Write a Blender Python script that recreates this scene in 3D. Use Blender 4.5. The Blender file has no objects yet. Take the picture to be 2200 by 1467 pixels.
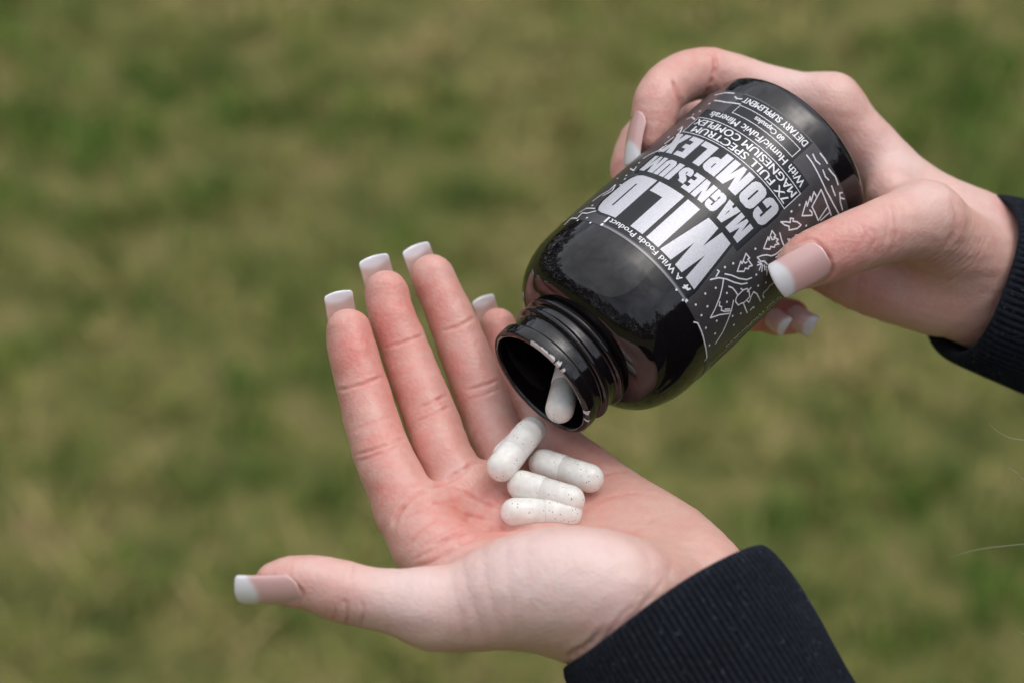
import bpy, bmesh, math, random
import numpy as np
from mathutils import Vector, Matrix
R_ = math.radians
random.seed(7); rng = np.random.default_rng(7)
scene = bpy.context.scene
col = scene.collection

# ------------------------------------------------------------------ camera
PITCH = 35.0; CAM_H = 1.62
LENS, SENSOR, IW, IH, D0 = 85.0, 36.0, 2200.0, 1467.0, 686.0      # D0: mm from the lens to the hands
cam = bpy.data.cameras.new('camera'); cam_ob = bpy.data.objects.new('camera', cam); col.objects.link(cam_ob)
cam.lens = LENS; cam.sensor_width = SENSOR; cam.sensor_fit = 'HORIZONTAL'
cam.clip_start = 0.05; cam.clip_end = 600.0
cam_ob.location = (0, 0, CAM_H); cam_ob.rotation_euler = (R_(90 - PITCH), 0, 0)
cam.dof.use_dof = True; cam.dof.focus_distance = 0.690; cam.dof.aperture_fstop = 7.6; cam.dof.aperture_blades = 0
scene.camera = cam_ob
CM = Matrix.Translation((0, 0, CAM_H)) @ Matrix.Rotation(R_(90 - PITCH), 4, 'X')
CMn = np.array(CM)

# ------------------------------------------------------------------ sky, sun, exposure
SUN_EL, SUN_ROT = 68.0, -105.0          # degrees; bright overcast with the sun high, left and behind the lens
world = bpy.data.worlds.new('World'); scene.world = world; world.use_nodes = True
nt = world.node_tree; nt.nodes.clear()
sky = nt.nodes.new('ShaderNodeTexSky'); sky.sky_type = 'NISHITA'; sky.sun_disc = False
sky.sun_elevation = R_(SUN_EL); sky.sun_rotation = R_(SUN_ROT + 180); sky.dust_density = 3.0; sky.air_density = 1.0
hs = nt.nodes.new('ShaderNodeHueSaturation'); hs.inputs['Saturation'].default_value = 0.36
bg = nt.nodes.new('ShaderNodeBackground'); bg.inputs['Strength'].default_value = 0.13
wo = nt.nodes.new('ShaderNodeOutputWorld')
tcw = nt.nodes.new('ShaderNodeTexCoord'); cl = nt.nodes.new('ShaderNodeTexNoise'); cl.inputs['Scale'].default_value = 3.2; cl.inputs['Detail'].default_value = 7; cl.inputs['Roughness'].default_value = .62; cl.inputs['Distortion'].default_value = .6
clr = nt.nodes.new('ShaderNodeValToRGB'); clr.color_ramp.elements[0].position = .34; clr.color_ramp.elements[0].color = (.62, .64, .68, 1); clr.color_ramp.elements[1].position = .68; clr.color_ramp.elements[1].color = (1.45, 1.42, 1.38, 1)
clm = nt.nodes.new('ShaderNodeMix'); clm.data_type = 'RGBA'; clm.blend_type = 'MULTIPLY'; clm.inputs[0].default_value = 1.0
nt.links.new(tcw.outputs['Generated'], cl.inputs['Vector']); nt.links.new(cl.outputs['Fac'], clr.inputs[0])
nt.links.new(sky.outputs[0], hs.inputs['Color']); nt.links.new(hs.outputs[0], clm.inputs[6]); nt.links.new(clr.outputs[0], clm.inputs[7]); nt.links.new(clm.outputs[2], bg.inputs['Color']); nt.links.new(bg.outputs[0], wo.inputs['Surface'])
sun = bpy.data.lights.new('sun', 'SUN'); sun.energy = 0.55; sun.angle = R_(100); sun.color = (1.0, 0.985, 0.965)
sun_ob = bpy.data.objects.new('sun', sun); col.objects.link(sun_ob)
az = R_(SUN_ROT); el = R_(SUN_EL)
to_sun = Vector((math.sin(az) * math.cos(el), -math.cos(az) * math.cos(el), math.sin(el)))
sun_ob.location = to_sun * 20; sun_ob.rotation_euler = to_sun.to_track_quat('Z', 'Y').to_euler()
scene.view_settings.view_transform = 'Standard'; scene.view_settings.look = 'None'
scene.view_settings.gamma = 1.0; scene.view_settings.exposure = 0.65; scene.view_settings.use_curve_mapping = False

# ------------------------------------------------------------------ helpers
def P(px, py, d=0.0):
    """photo pixel + distance behind the focus plane (mm) -> lens space, mm"""
    D = D0 + d; k = SENSOR / LENS / IW * D
    return np.array([(px - IW / 2) * k, -(py - IH / 2) * k, -D])
def to_world(v):
    v = np.asarray(v, float) * 0.001
    return v @ CMn[:3, :3].T + CMn[:3, 3]
def pxmm(d=0.0): return SENSOR / LENS / IW * (D0 + d)
def unit(v): v = np.asarray(v, float); return v / np.linalg.norm(v)
def screen(v):
    D = -v[:, 2]; k = SENSOR / LENS / IW * D
    return np.stack([v[:, 0] / k + IW / 2, -v[:, 1] / k + IH / 2], 1)

def node_mat(name):
    m = bpy.data.materials.new(name); m.use_nodes = True
    b = m.node_tree.nodes['Principled BSDF']
    return m, m.node_tree, b
def simple_mat(name, color, rough=0.5, **kw):
    m, t, b = node_mat(name)
    b.inputs['Base Color'].default_value = (*color, 1); b.inputs['Roughness'].default_value = rough
    for k, v in kw.items(): b.inputs[k].default_value = v
    return m

def mesh_obj(name, verts, faces, mat, parent=None, smooth=True, attrs=None, origin=None):
    """verts in world metres; the object's origin sits at `origin` (world)"""
    v = np.asarray(verts, float)
    me = bpy.data.meshes.new(name)
    off = np.zeros(3) if origin is None else np.asarray(origin, float)
    me.from_pydata((v - off).tolist(), [], faces if isinstance(faces, list) else faces.tolist())
    if mat is not None: me.materials.append(mat)
    if smooth: me.polygons.foreach_set('use_smooth', np.ones(len(me.polygons), bool))
    for k, a in (attrs or {}).items():
        if a.ndim == 1:
            at = me.attributes.new(k, 'FLOAT', 'POINT'); at.data.foreach_set('value', a.astype(np.float32))
        else:
            at = me.attributes.new(k, 'FLOAT_COLOR', 'POINT')
            at.data.foreach_set('color', np.concatenate([a, np.ones((len(a), 1))], 1).astype(np.float32).ravel())
    me.update()
    o = bpy.data.objects.new(name, me); col.objects.link(o); o.location = Vector(off)
    if parent is not None:
        o.parent = parent; o.matrix_parent_inverse = Matrix.Translation(Vector(parent['_o'])).inverted()
    o['_o'] = off.tolist()
    return o
def empty(name, loc, label=None, cat=None, group=None):
    o = bpy.data.objects.new(name, None); col.objects.link(o); o.location = Vector(loc); o.empty_display_size = 0.02
    o['_o'] = list(map(float, loc))
    tag(o, label, cat, group); return o
def tag(o, label=None, cat=None, group=None, kind=None):
    if label: o['label'] = label
    if cat: o['category'] = cat
    if group: o['group'] = group
    if kind: o['kind'] = kind
    return o

def grid_faces(nu, nv, wrap_u=False):
    """nu columns x nv rows of vertices indexed j*nu+i"""
    i = np.arange(nu if wrap_u else nu - 1); j = np.arange(nv - 1)
    I, J = np.meshgrid(i, j); I2 = (I + 1) % nu
    return np.stack([J * nu + I, J * nu + I2, (J + 1) * nu + I2, (J + 1) * nu + I], -1).reshape(-1, 4)

# ------------------------------------------------------------------ implicit surfaces for the hands
def catmull(pts, n=3):
    p = np.asarray(pts, float); q = np.vstack([2 * p[0] - p[1], p, 2 * p[-1] - p[-2]]); out = []
    for i in range(1, len(q) - 2):
        for t in np.linspace(0, 1, n, endpoint=False):
            a, b, c, d = q[i - 1], q[i], q[i + 1], q[i + 2]
            out.append(0.5 * ((2 * b) + (c - a) * t + (2 * a - 5 * b + 4 * c - d) * t * t + (3 * b - a - 3 * c + d) * t ** 3))
    out.append(q[-2]); return np.array(out)
def chain(pts, n=3):
    """pts: (px, py, depth mm, radius px) -> Nx4 in lens mm"""
    c = np.array([[*P(x, y, d), r * pxmm(d)] for x, y, d, r in pts])
    return catmull(c, n) if len(c) > 1 else c
def seg_sdf(p, a, b):
    ba = b[:3] - a[:3]; h = np.clip(((p - a[:3]) @ ba) / max(ba @ ba, 1e-9), 0, 1)
    q = p - a[:3] - h[:, None] * ba
    return np.sqrt(np.einsum('ij,ij->i', q, q)) - (a[3] + (b[3] - a[3]) * h)
def smin(a, b, k):
    h = np.maximum(k - np.abs(a - b), 0) / k
    return np.minimum(a, b) - h * h * k * 0.25
class Hand:
    """palm: list of (chain, k); fingers: list of (chain, k_to_palm)"""
    def __init__(s, palm, fingers, carve=()):
        s.palm, s.fingers, s.carve = palm, fingers, carve
    def eval(s, p, lim=1e9):
        c = p.mean(0); rad = np.sqrt(((p - c) ** 2).sum(1).max())
        def chd(ch):
            best = None
            if len(ch) == 1: return np.linalg.norm(p - ch[0, :3], axis=1) - ch[0, 3]
            for i in range(len(ch) - 1):
                a, b = ch[i], ch[i + 1]
                if lim < 1e8:
                    if seg_sdf(c[None], a, b)[0] > rad + lim: continue
                d = seg_sdf(p, a, b); best = d if best is None else np.minimum(best, d)
            return best
        far = np.full(len(p), 50.0); pd = far.copy(); any_ = False
        for ch, k in s.palm:
            d = chd(ch)
            if d is not None: pd = smin(pd, d, k); any_ = True
        out = pd
        for ch, k in s.fingers:
            d = chd(ch)
            if d is not None: out = np.minimum(out, smin(pd, d, k)); any_ = True
        if any_:
            for ch, k in s.carve:
                d = chd(ch)
                if d is not None: out = -smin(-out, d, k)
        return out if any_ else None
    def mesh(s, vox=0.52, clip=None):
        allc = np.vstack([c for c, _ in s.palm] + [c for c, _ in s.fingers])
        lo = (allc[:, :3] - allc[:, 3:]).min(0) - 3; hi = (allc[:, :3] + allc[:, 3:]).max(0) + 3
        n = np.ceil((hi - lo) / vox).astype(int) + 1
        V = np.full(n, 20.0, np.float32); T = 24
        for i in range(0, n[0], T):
            for j in range(0, n[1], T):
                for k in range(0, n[2], T):
                    e = np.minimum([i + T, j + T, k + T], n)
                    cen = lo + vox * (np.array([i, j, k]) + e - 1) / 2; half = vox * np.linalg.norm((e - 1 - [i, j, k])) / 2
                    dc = s.eval(cen[None])[0]
                    if dc > half + 3: continue
                    if dc < -half - 3: V[i:e[0], j:e[1], k:e[2]] = -20; continue
                    g = np.stack(np.meshgrid(*[lo[a] + vox * np.arange([i, j, k][a], e[a]) for a in range(3)], indexing='ij'), -1).reshape(-1, 3)
                    d = s.eval(g, 12.0)
                    if d is not None: V[i:e[0], j:e[1], k:e[2]] = d.reshape(e - [i, j, k])
        return surface_nets(V, lo, vox)
def surface_nets(V, lo, vox):
    ins = V < 0; nx, ny, nz = V.shape
    cnt = np.zeros((nx - 1, ny - 1, nz - 1), np.int8)
    for a in (0, 1):
        for b in (0, 1):
            for c in (0, 1): cnt += ins[a:nx - 1 + a, b:ny - 1 + b, c:nz - 1 + c]
    act = (cnt > 0) & (cnt < 8); idx = np.argwhere(act)
    vid = np.full(act.shape, -1, np.int64); vid[act] = np.arange(len(idx))
    acc = np.zeros((len(idx), 3)); num = np.zeros(len(idx))
    cor = [(a, b, c) for a in (0, 1) for b in (0, 1) for c in (0, 1)]
    for p in cor:
        for ax in range(3):
            if p[ax]: continue
            q = list(p); q[ax] = 1
            v0 = V[idx[:, 0] + p[0], idx[:, 1] + p[1], idx[:, 2] + p[2]]; v1 = V[idx[:, 0] + q[0], idx[:, 1] + q[1], idx[:, 2] + q[2]]
            m = (v0 < 0) != (v1 < 0); t = np.where(m, v0 / np.where(m, v0 - v1, 1), 0)
            pos = np.tile(np.array(p, float), (len(idx), 1)); pos[:, ax] += t
            acc[m] += pos[m]; num += m
    verts = lo + vox * (idx + acc / num[:, None]); faces = []
    for ax in range(3):
        o1, o2 = [(1, 2), (2, 0), (0, 1)][ax]
        sl0 = [slice(None)] * 3; sl1 = [slice(None)] * 3; sl0[ax] = slice(0, -1); sl1[ax] = slice(1, None)
        ch = ins[tuple(sl0)] != ins[tuple(sl1)]; e = np.argwhere(ch)
        e = e[(e[:, o1] > 0) & (e[:, o2] > 0) & (e[:, o1] < V.shape[o1] - 1) & (e[:, o2] < V.shape[o2] - 1)]
        flip = ins[e[:, 0], e[:, 1], e[:, 2]]
        def at(da, db):
            c = e.copy(); c[:, o1] += da; c[:, o2] += db; return vid[c[:, 0], c[:, 1], c[:, 2]]
        q = np.stack([at(-1, -1), at(0, -1), at(0, 0), at(-1, 0)], 1)
        q[~flip] = q[~flip][:, ::-1]; faces.append(q)
    return verts, np.vstack(faces)
def edges_of(f):
    e = np.vstack([f[:, [0, 1]], f[:, [1, 2]], f[:, [2, 3]], f[:, [3, 0]]]); return e
def smooth_mesh(v, f, it=4, lam=0.5, mu=-0.52):
    e = edges_of(f); deg = np.bincount(e[:, 0], minlength=len(v)) + np.bincount(e[:, 1], minlength=len(v))
    for k in range(it):
        for w in (lam, mu):
            acc = np.zeros_like(v)
            for a in range(3):
                acc[:, a] = np.bincount(e[:, 0], v[e[:, 1], a], len(v)) + np.bincount(e[:, 1], v[e[:, 0], a], len(v))
            v = v + w * (acc / np.maximum(deg, 1)[:, None] - v)
    return v
def vnormals(v, f):
    n = np.cross(v[f[:, 2]] - v[f[:, 0]], v[f[:, 3]] - v[f[:, 1]]); out = np.zeros_like(v)
    for i in range(4):
        for a in range(3): out[:, a] += np.bincount(f[:, i], n[:, a], len(v))
    return out / np.maximum(np.linalg.norm(out, axis=1, keepdims=True), 1e-9)
def polyline_dist(s, pts):
    best = np.full(len(s), 1e9); tt = np.zeros(len(s)); pts = np.asarray(pts, float)
    for i in range(len(pts) - 1):
        a, b = pts[i], pts[i + 1]; ba = b - a; h = np.clip(((s - a) @ ba) / (ba @ ba), 0, 1)
        d = np.linalg.norm(s - a - h[:, None] * ba, axis=1); m = d < best
        best[m] = d[m]; tt[m] = (i + h[m]) / (len(pts) - 1)
    return best, tt
def crease(v, n, pts, depth=0.5, width=5.0, lips=0.25, dmin=None, dmax=None):
    """press a fold into the skin along a traced line (front side only); returns per-vertex fold strength"""
    pts = catmull(pts, 4) if len(pts) > 2 else np.asarray(pts, float)
    sa = screen(v); near = np.where((sa > pts.min(0) - 45).all(1) & (sa < pts.max(0) + 45).all(1) & (n[:, 2] > 0))[0]
    va, na, vg = v, n, np.zeros(len(v)); v, n = va[near], na[near]
    s = screen(v); d, t = polyline_dist(s, pts); sd_ = int(abs(pts[0][0] * 7 + pts[0][1])) % 9973
    d = np.abs(d + 1.0 * vnoise(v, 4.5, sd_)); depth = depth * np.clip(.95 + .3 * vnoise(v, 4, sd_ + 2), .4, 1.4)
    w = np.clip(n @ np.array([0, 0, 1.0]) * 2.5, 0, 1)
    if dmin is not None: w = w * ((-v[:, 2] - D0) > dmin)
    if dmax is not None: w = w * ((-v[:, 2] - D0) < dmax)
    taper = np.clip(np.minimum(t, 1 - t) * 6, 0.0, 1)
    g = np.exp(-(d / width) ** 2) * w * taper; l = np.exp(-((d - 2.0 * width) / (1.1 * width)) ** 2) * w * taper
    va[near] -= n * (depth * g - depth * lips * l)[:, None]; vg[near] = g
    return vg
def blob(v, x, y, d, r):
    c = P(x, y, d); return np.exp(-((v - c) ** 2).sum(1) / (r * pxmm(d)) ** 2)
def vnoise(v, scale, seed):
    """cheap smooth noise from a few random plane waves"""
    g = np.random.default_rng(seed); out = np.zeros(len(v))
    for _ in range(14):
        k = g.normal(size=3); k *= g.uniform(0.5, 1.5) / (scale * np.linalg.norm(k)); out += np.sin(v @ k * 6.283 + g.uniform(0, 6.283))
    return out / 14 ** 0.5

# ------------------------------------------------------------------ materials
def skin_material():
    m, t, b = node_mat('skin'); N = t.nodes.new; L = t.links.new
    at = N('ShaderNodeAttribute'); at.attribute_name = 'blush'
    ap = N('ShaderNodeAttribute'); ap.attribute_name = 'pale_sheen'
    tc = N('ShaderNodeTexCoord')
    n1 = N('ShaderNodeTexNoise'); n1.inputs['Scale'].default_value = 160; n1.inputs['Detail'].default_value = 4; L(tc.outputs['Object'], n1.inputs['Vector'])
    n2 = N('ShaderNodeTexNoise'); n2.inputs['Scale'].default_value = 900; n2.inputs['Detail'].default_value = 3; L(tc.outputs['Object'], n2.inputs['Vector'])
    ma = N('ShaderNodeMath'); ma.operation = 'MULTIPLY_ADD'; L(n1.outputs['Fac'], ma.inputs[0]); ma.inputs[1].default_value = 0.7; L(at.outputs['Fac'], ma.inputs[2])
    mb = N('ShaderNodeMath'); mb.operation = 'MULTIPLY_ADD'; L(n2.outputs['Fac'], mb.inputs[0]); mb.inputs[1].default_value = 0.35; L(ma.outputs[0], mb.inputs[2])
    mc = N('ShaderNodeMath'); mc.operation = 'SUBTRACT'; L(mb.outputs[0], mc.inputs[0]); mc.inputs[1].default_value = 0.52; mc.use_clamp = True
    ramp = N('ShaderNodeValToRGB'); e = ramp.color_ramp.elements
    e[0].position = 0; e[0].color = (0.70, 0.44, 0.36, 1); e[1].position = 1; e[1].color = (0.66, 0.205, 0.16, 1)
    k = e.new(0.45); k.color = (0.67, 0.345, 0.285, 1)
    L(mc.outputs[0], ramp.inputs[0])
    mx = N('ShaderNodeMix'); mx.data_type = 'RGBA'; L(ap.outputs['Fac'], mx.inputs[0]); L(ramp.outputs[0], mx.inputs[6]); nv_ = N('ShaderNodeTexNoise'); nv_.inputs['Scale'].default_value = 75; nv_.inputs['Detail'].default_value = 2; nv_.inputs['Distortion'].default_value = 1.2; L(tc.outputs['Object'], nv_.inputs['Vector'])
    rv = N('ShaderNodeValToRGB'); rv.color_ramp.elements[0].position = .38; rv.color_ramp.elements[0].color = (0.73, 0.55, 0.515, 1); rv.color_ramp.elements[1].position = .56; rv.color_ramp.elements[1].color = (0.77, 0.585, 0.535, 1); L(nv_.outputs['Fac'], rv.inputs[0]); L(rv.outputs[0], mx.inputs[7])
    L(mx.outputs[2], b.inputs['Base Color'])
    b.inputs['Roughness'].default_value = 0.46; b.inputs['Specular IOR Level'].default_value = 0.75
    b.inputs['Subsurface Weight'].default_value = 0.5; b.inputs['Subsurface Radius'].default_value = (1.0, 0.35, 0.2); b.inputs['Subsurface Scale'].default_value = 0.0034
    v = N('ShaderNodeTexVoronoi'); v.inputs['Scale'].default_value = 850; L(tc.outputs['Object'], v.inputs['Vector'])
    n3 = N('ShaderNodeTexNoise'); n3.inputs['Scale'].default_value = 900; n3.inputs['Detail'].default_value = 5; L(tc.outputs['Object'], n3.inputs['Vector'])
    ad = N('ShaderNodeMath'); ad.operation = 'MULTIPLY_ADD'; L(v.outputs['Distance'], ad.inputs[0]); ad.inputs[1].default_value = 0.5; L(n3.outputs['Fac'], ad.inputs[2])
    bu = N('ShaderNodeBump'); bu.inputs['Strength'].default_value = 0.5; bu.inputs['Distance'].default_value = 0.0003
    L(ad.outputs[0], bu.inputs['Height']); L(bu.outputs[0], b.inputs['Normal'])
    return m
MAT_SKIN = skin_material()
def nail_material():
    m, t, b = node_mat('nail_polish'); N = t.nodes.new; L = t.links.new
    at = N('ShaderNodeAttribute'); at.attribute_name = 'tint'; L(at.outputs['Color'], b.inputs['Base Color'])
    b.inputs['Roughness'].default_value = 0.2; b.inputs['Coat Weight'].default_value = 1.0; b.inputs['Coat Roughness'].default_value = 0.05
    b.inputs['Subsurface Weight'].default_value = 0.15; b.inputs['Subsurface Radius'].default_value = (1, .6, .5); b.inputs['Subsurface Scale'].default_value = 0.001
    return m
MAT_NAIL = nail_material()
def fabric_material():
    m, t, b = node_mat('black_knit'); N = t.nodes.new; L = t.links.new
    tc = N('ShaderNodeTexCoord'); n = N('ShaderNodeTexNoise'); n.inputs['Scale'].default_value = 900; n.inputs['Detail'].default_value = 3; L(tc.outputs['Object'], n.inputs['Vector'])
    n2 = N('ShaderNodeTexNoise'); n2.inputs['Scale'].default_value = 60; L(tc.outputs['Object'], n2.inputs['Vector'])
    r = N('ShaderNodeValToRGB'); e = r.color_ramp.elements; e[0].position = .3; e[0].color = (0.0050, 0.0060, 0.0095, 1); e[1].position = .75; e[1].color = (0.016, 0.019, 0.027, 1)
    ad = N('ShaderNodeMath'); ad.operation = 'MULTIPLY_ADD'; L(n2.outputs['Fac'], ad.inputs[0]); ad.inputs[1].default_value = .4; L(n.outputs['Fac'], ad.inputs[2])
    sb = N('ShaderNodeMath'); sb.operation = 'SUBTRACT'; L(ad.outputs[0], sb.inputs[0]); sb.inputs[1].default_value = .2; L(sb.outputs[0], r.inputs[0]); L(r.outputs[0], b.inputs['Base Color'])
    b.inputs['Roughness'].default_value = 0.95; b.inputs['Sheen Weight'].default_value = 0.05; b.inputs['Sheen Tint'].default_value = (.6, .75, .9, 1); b.inputs['Specular IOR Level'].default_value = 0.15
    bu = N('ShaderNodeBump'); bu.inputs['Strength'].default_value = .5; bu.inputs['Distance'].default_value = .0004; L(n.outputs['Fac'], bu.inputs['Height']); L(bu.outputs[0], b.inputs['Normal'])
    return m
MAT_KNIT = fabric_material(); MAT_LINT = simple_mat('lint_fibre', (.11, .12, .14), .9)

# ------------------------------------------------------------------ ground: worn winter lawn
def lawn_fac(x, y):
    """0 = straw, 1 = green; patchy"""
    v = np.stack([x, y, np.zeros_like(x)], 1)
    f = .42 * vnoise(v, 1.1, 14) + .36 * vnoise(v, .55, 12) + .32 * vnoise(v, .28, 11) + .32 * vnoise(v, .14, 13) + .36 * vnoise(v, .07, 15)
    return f
def ground_material():
    m, t, b = node_mat('thatch'); N = t.nodes.new; L = t.links.new
    tc = N('ShaderNodeTexCoord'); n = N('ShaderNodeTexNoise'); n.inputs['Scale'].default_value = 9; n.inputs['Detail'].default_value = 6; n.inputs['Roughness'].default_value = .65
    L(tc.outputs['Object'], n.inputs['Vector'])
    r = N('ShaderNodeValToRGB'); e = r.color_ramp.elements
    e[0].position = .32; e[0].color = (0.040, 0.058, 0.016, 1); e[1].position = .72; e[1].color = (0.21, 0.165, 0.075, 1)
    k = e.new(.5); k.color = (0.13, 0.13, 0.040, 1)
    L(n.outputs['Fac'], r.inputs[0]); L(r.outputs[0], b.inputs['Base Color']); b.inputs['Roughness'].default_value = 1; b.inputs['Specular IOR Level'].default_value = .1
    return m
gs = 300.0
ground = mesh_obj('ground', [(-gs, -gs, 0), (gs, -gs, 0), (gs, gs, 0), (-gs, gs, 0)], [(0, 1, 2, 3)], ground_material(), smooth=False)
tag(ground, 'worn lawn soil and thatch under the grass', kind='structure')
def build_grass(nt=13000, per=9):
    tx = rng.uniform(-2.4, 2.4, nt); ty = rng.uniform(1.1, 5.6, nt); tf = lawn_fac(tx, ty) + .12 - .28 * tx + rng.normal(0, .40, nt); tb = rng.uniform(.68, 1.4, nt); tp = rng.random(nt) < .07
    x = np.repeat(tx, per) + rng.normal(0, .016, nt * per); y = np.repeat(ty, per) + rng.normal(0, .016, nt * per); n = len(x)
    f = np.repeat(tf, per); g = f + rng.normal(0, .22, n); tb = np.repeat(tb, per); pinkish = np.where(np.repeat(tp, per), 1.0 + rng.random(n), 0)
    green = g > 0.10
    h = np.where(green, rng.uniform(.018, .045, n), rng.uniform(.010, .030, n)); w = rng.uniform(.0014, .0030, n)
    a = rng.uniform(0, 6.283, n); lean = np.where(green, rng.uniform(.2, .8, n), rng.uniform(.7, 2.2, n)) * h; la = rng.uniform(0, 6.283, n)
    dx, dy = np.cos(a) * w, np.sin(a) * w; lx, ly = np.cos(la) * lean, np.sin(la) * lean
    z = np.zeros(n)
    V = np.stack([np.stack([x - dx, y - dy, z], 1), np.stack([x + dx, y + dy, z], 1),
                  np.stack([x + dx * .8 + lx * .4, y + dy * .8 + ly * .4, h * .6], 1), np.stack([x - dx * .8 + lx * .4, y - dy * .8 + ly * .4, h * .6], 1),
                  np.stack([x + lx, y + ly, h], 1)], 1).reshape(-1, 3)
    b = np.arange(n) * 5
    F = [q for i in b.tolist() for q in ((i, i + 1, i + 2, i + 3), (i + 3, i + 2, i + 4))]
    cg = np.array([0.11, 0.235, 0.034]); cs = np.array([0.47, 0.365, 0.165]); co = np.array([0.21, 0.24, 0.052])
    mixg = np.clip((g - .10) * 1.15, 0, 1)[:, None]; mixs = np.clip((.10 - g) * .85, 0, 1)[:, None]
    c = np.where(green[:, None], co * (1 - mixg) + cg * mixg, co * (1 - mixs) + cs * mixs)
    c = c * np.array([1, 1, 1]) + np.clip(pinkish - 1.0, 0, 1)[:, None] * np.array([.22, .10, .09])
    c *= rng.uniform(.75, 1.25, (n, 1)) * tb[:, None]
    m, t, bs = node_mat('grass_blades'); at = t.nodes.new('ShaderNodeAttribute'); at.attribute_name = 'tint'; t.links.new(at.outputs['Color'], bs.inputs['Base Color'])
    bs.inputs['Roughness'].default_value = .7; bs.inputs['Specular IOR Level'].default_value = .2
    o = mesh_obj('grass', V, F, m, smooth=False, attrs={'tint': np.repeat(c, 5, 0)})
    tag(o, 'short patchy green and straw coloured lawn grass, out of focus', kind='stuff')
build_grass()

# bare winter wood round the field: closes the sky low down, mirrored in the bottle
def build_wood(n=15000):
    g = np.random.default_rng(77); a = g.uniform(0, 2 * np.pi, n); r = 15 + g.uniform(0, 4, n)
    av = np.stack([np.cos(a), np.sin(a), 0 * a], 1) * 15
    top = 7.2 + 1.6 * vnoise(av, 9, 5) + 1.0 * vnoise(av, 3, 6) + .5 * vnoise(av, 1.1, 7)
    z = top * g.uniform(0, 1, n) ** .75; c = np.stack([np.cos(a) * r, np.sin(a) * r, z], 1); s_ = g.uniform(.2, .42, n)
    u = g.normal(size=(n, 3)); u /= np.linalg.norm(u, axis=1)[:, None]; w = np.cross(u, g.normal(size=(n, 3))); w /= np.linalg.norm(w, axis=1)[:, None]
    V = np.stack([c - u * s_[:, None], c + w * s_[:, None] * .8, c + u * s_[:, None], c - w * s_[:, None] * .8], 1).reshape(-1, 3); V[:, 2] = np.maximum(V[:, 2], .02)
    o = mesh_obj('distant_wood', V, (np.arange(n)[:, None] * 4 + np.arange(4)), simple_mat('wood_foliage', (.035, .036, .022), .9), smooth=False)
    tag(o, 'dark belt of trees round the field', kind='stuff')
build_wood()

# ------------------------------------------------------------------ the person: two hands and their sleeves
person = empty('person', (0.50, 0.40, 0.0), 'person in a black ribbed-cuff sweatshirt tipping capsules from a bottle into an open palm', 'person')

# ---- left hand, palm up
LH = Hand(
    palm=[(chain([(880, 1100, -2, 70), (902, 1125, -5, 80), (945, 1190, -12, 84), (1150, 1295, -22, 92), (1330, 1325, -35, 98)]), 8),
          (chain([(1012, 1080, 8, 66), (1092, 1138, 4, 82), (1230, 1225, -12, 88), (1390, 1295, -27, 95)]), 10),
          (chain([(1118, 1034, 19, 62), (1192, 1092, 15, 78), (1310, 1175, 2, 84), (1430, 1260, -17, 90)]), 10),
          (chain([(1165, 935, 33, 52), (1237, 1006, 26, 70), (1330, 1087, 15, 80), (1450, 1164, 0, 84), (1542, 1262, -18, 88), (1640, 1420, -24, 96), (1760, 1600, -32, 105)]), 10),
          (chain([(930, 1307, -36, 80), (1000, 1304, -36, 95), (1110, 1272, -37, 122), (1210, 1264, -38, 134), (1300, 1272, -38, 132), (1365, 1295, -33, 116)]), 11),
          (chain([(1325, 1325, -30, 94), (1400, 1420, -32, 98), (1520, 1600, -40, 104)]), 12),
          (chain([(872, 1127, -8, 32), (900, 1100, -6.5, 34), (942, 1083, -3, 36), (985, 1064, 2, 36), (1046, 1028, 9.5, 36), (1110, 1002, 16, 34)]), 4)],
    fingers=[(chain([(748, 711, 21, 47.5), (756, 748, 19.5, 52.5), (771, 806, 17, 55), (786, 858, 14.5, 57), (799, 905, 12, 59.5), (815, 957, 8.5, 62), (838, 1012, 4, 65), (880, 1100, -2, 70)]), 3),
             (chain([(830, 628, 32, 47), (840, 675, 30.5, 49.5), (866, 742, 28, 53), (887, 800, 25, 55), (911, 860, 21, 57.5), (934, 920, 17, 59.5), (957, 985, 12, 61), (1012, 1082, 8, 66)]), 3),
             (chain([(929, 594, 42, 47), (951, 642, 40.5, 48.5), (976, 700, 38, 52), (1003, 770, 35, 55), (1026, 830, 32, 57.5), (1048, 890, 28.5, 58), (1070, 950, 24, 59), (1118, 1036, 19, 62)]), 3),
             (chain([(1070, 701, 52, 38.5), (1082, 745, 50, 42), (1102, 800, 46, 44), (1130, 860, 40, 46), (1165, 935, 33, 51)]), 3),
             (chain([(594, 1252, -36, 47), (630, 1249, -36, 56), (680, 1254, -36.5, 61.5), (735, 1270, -37, 67), (795, 1284, -37, 66.5), (860, 1294, -37, 73), (930, 1307, -36, 82)]), 5)])
v, f = LH.mesh()
v = smooth_mesh(v, f, 4); n = vnormals(v, f)
cr = np.zeros(len(v))
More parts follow.
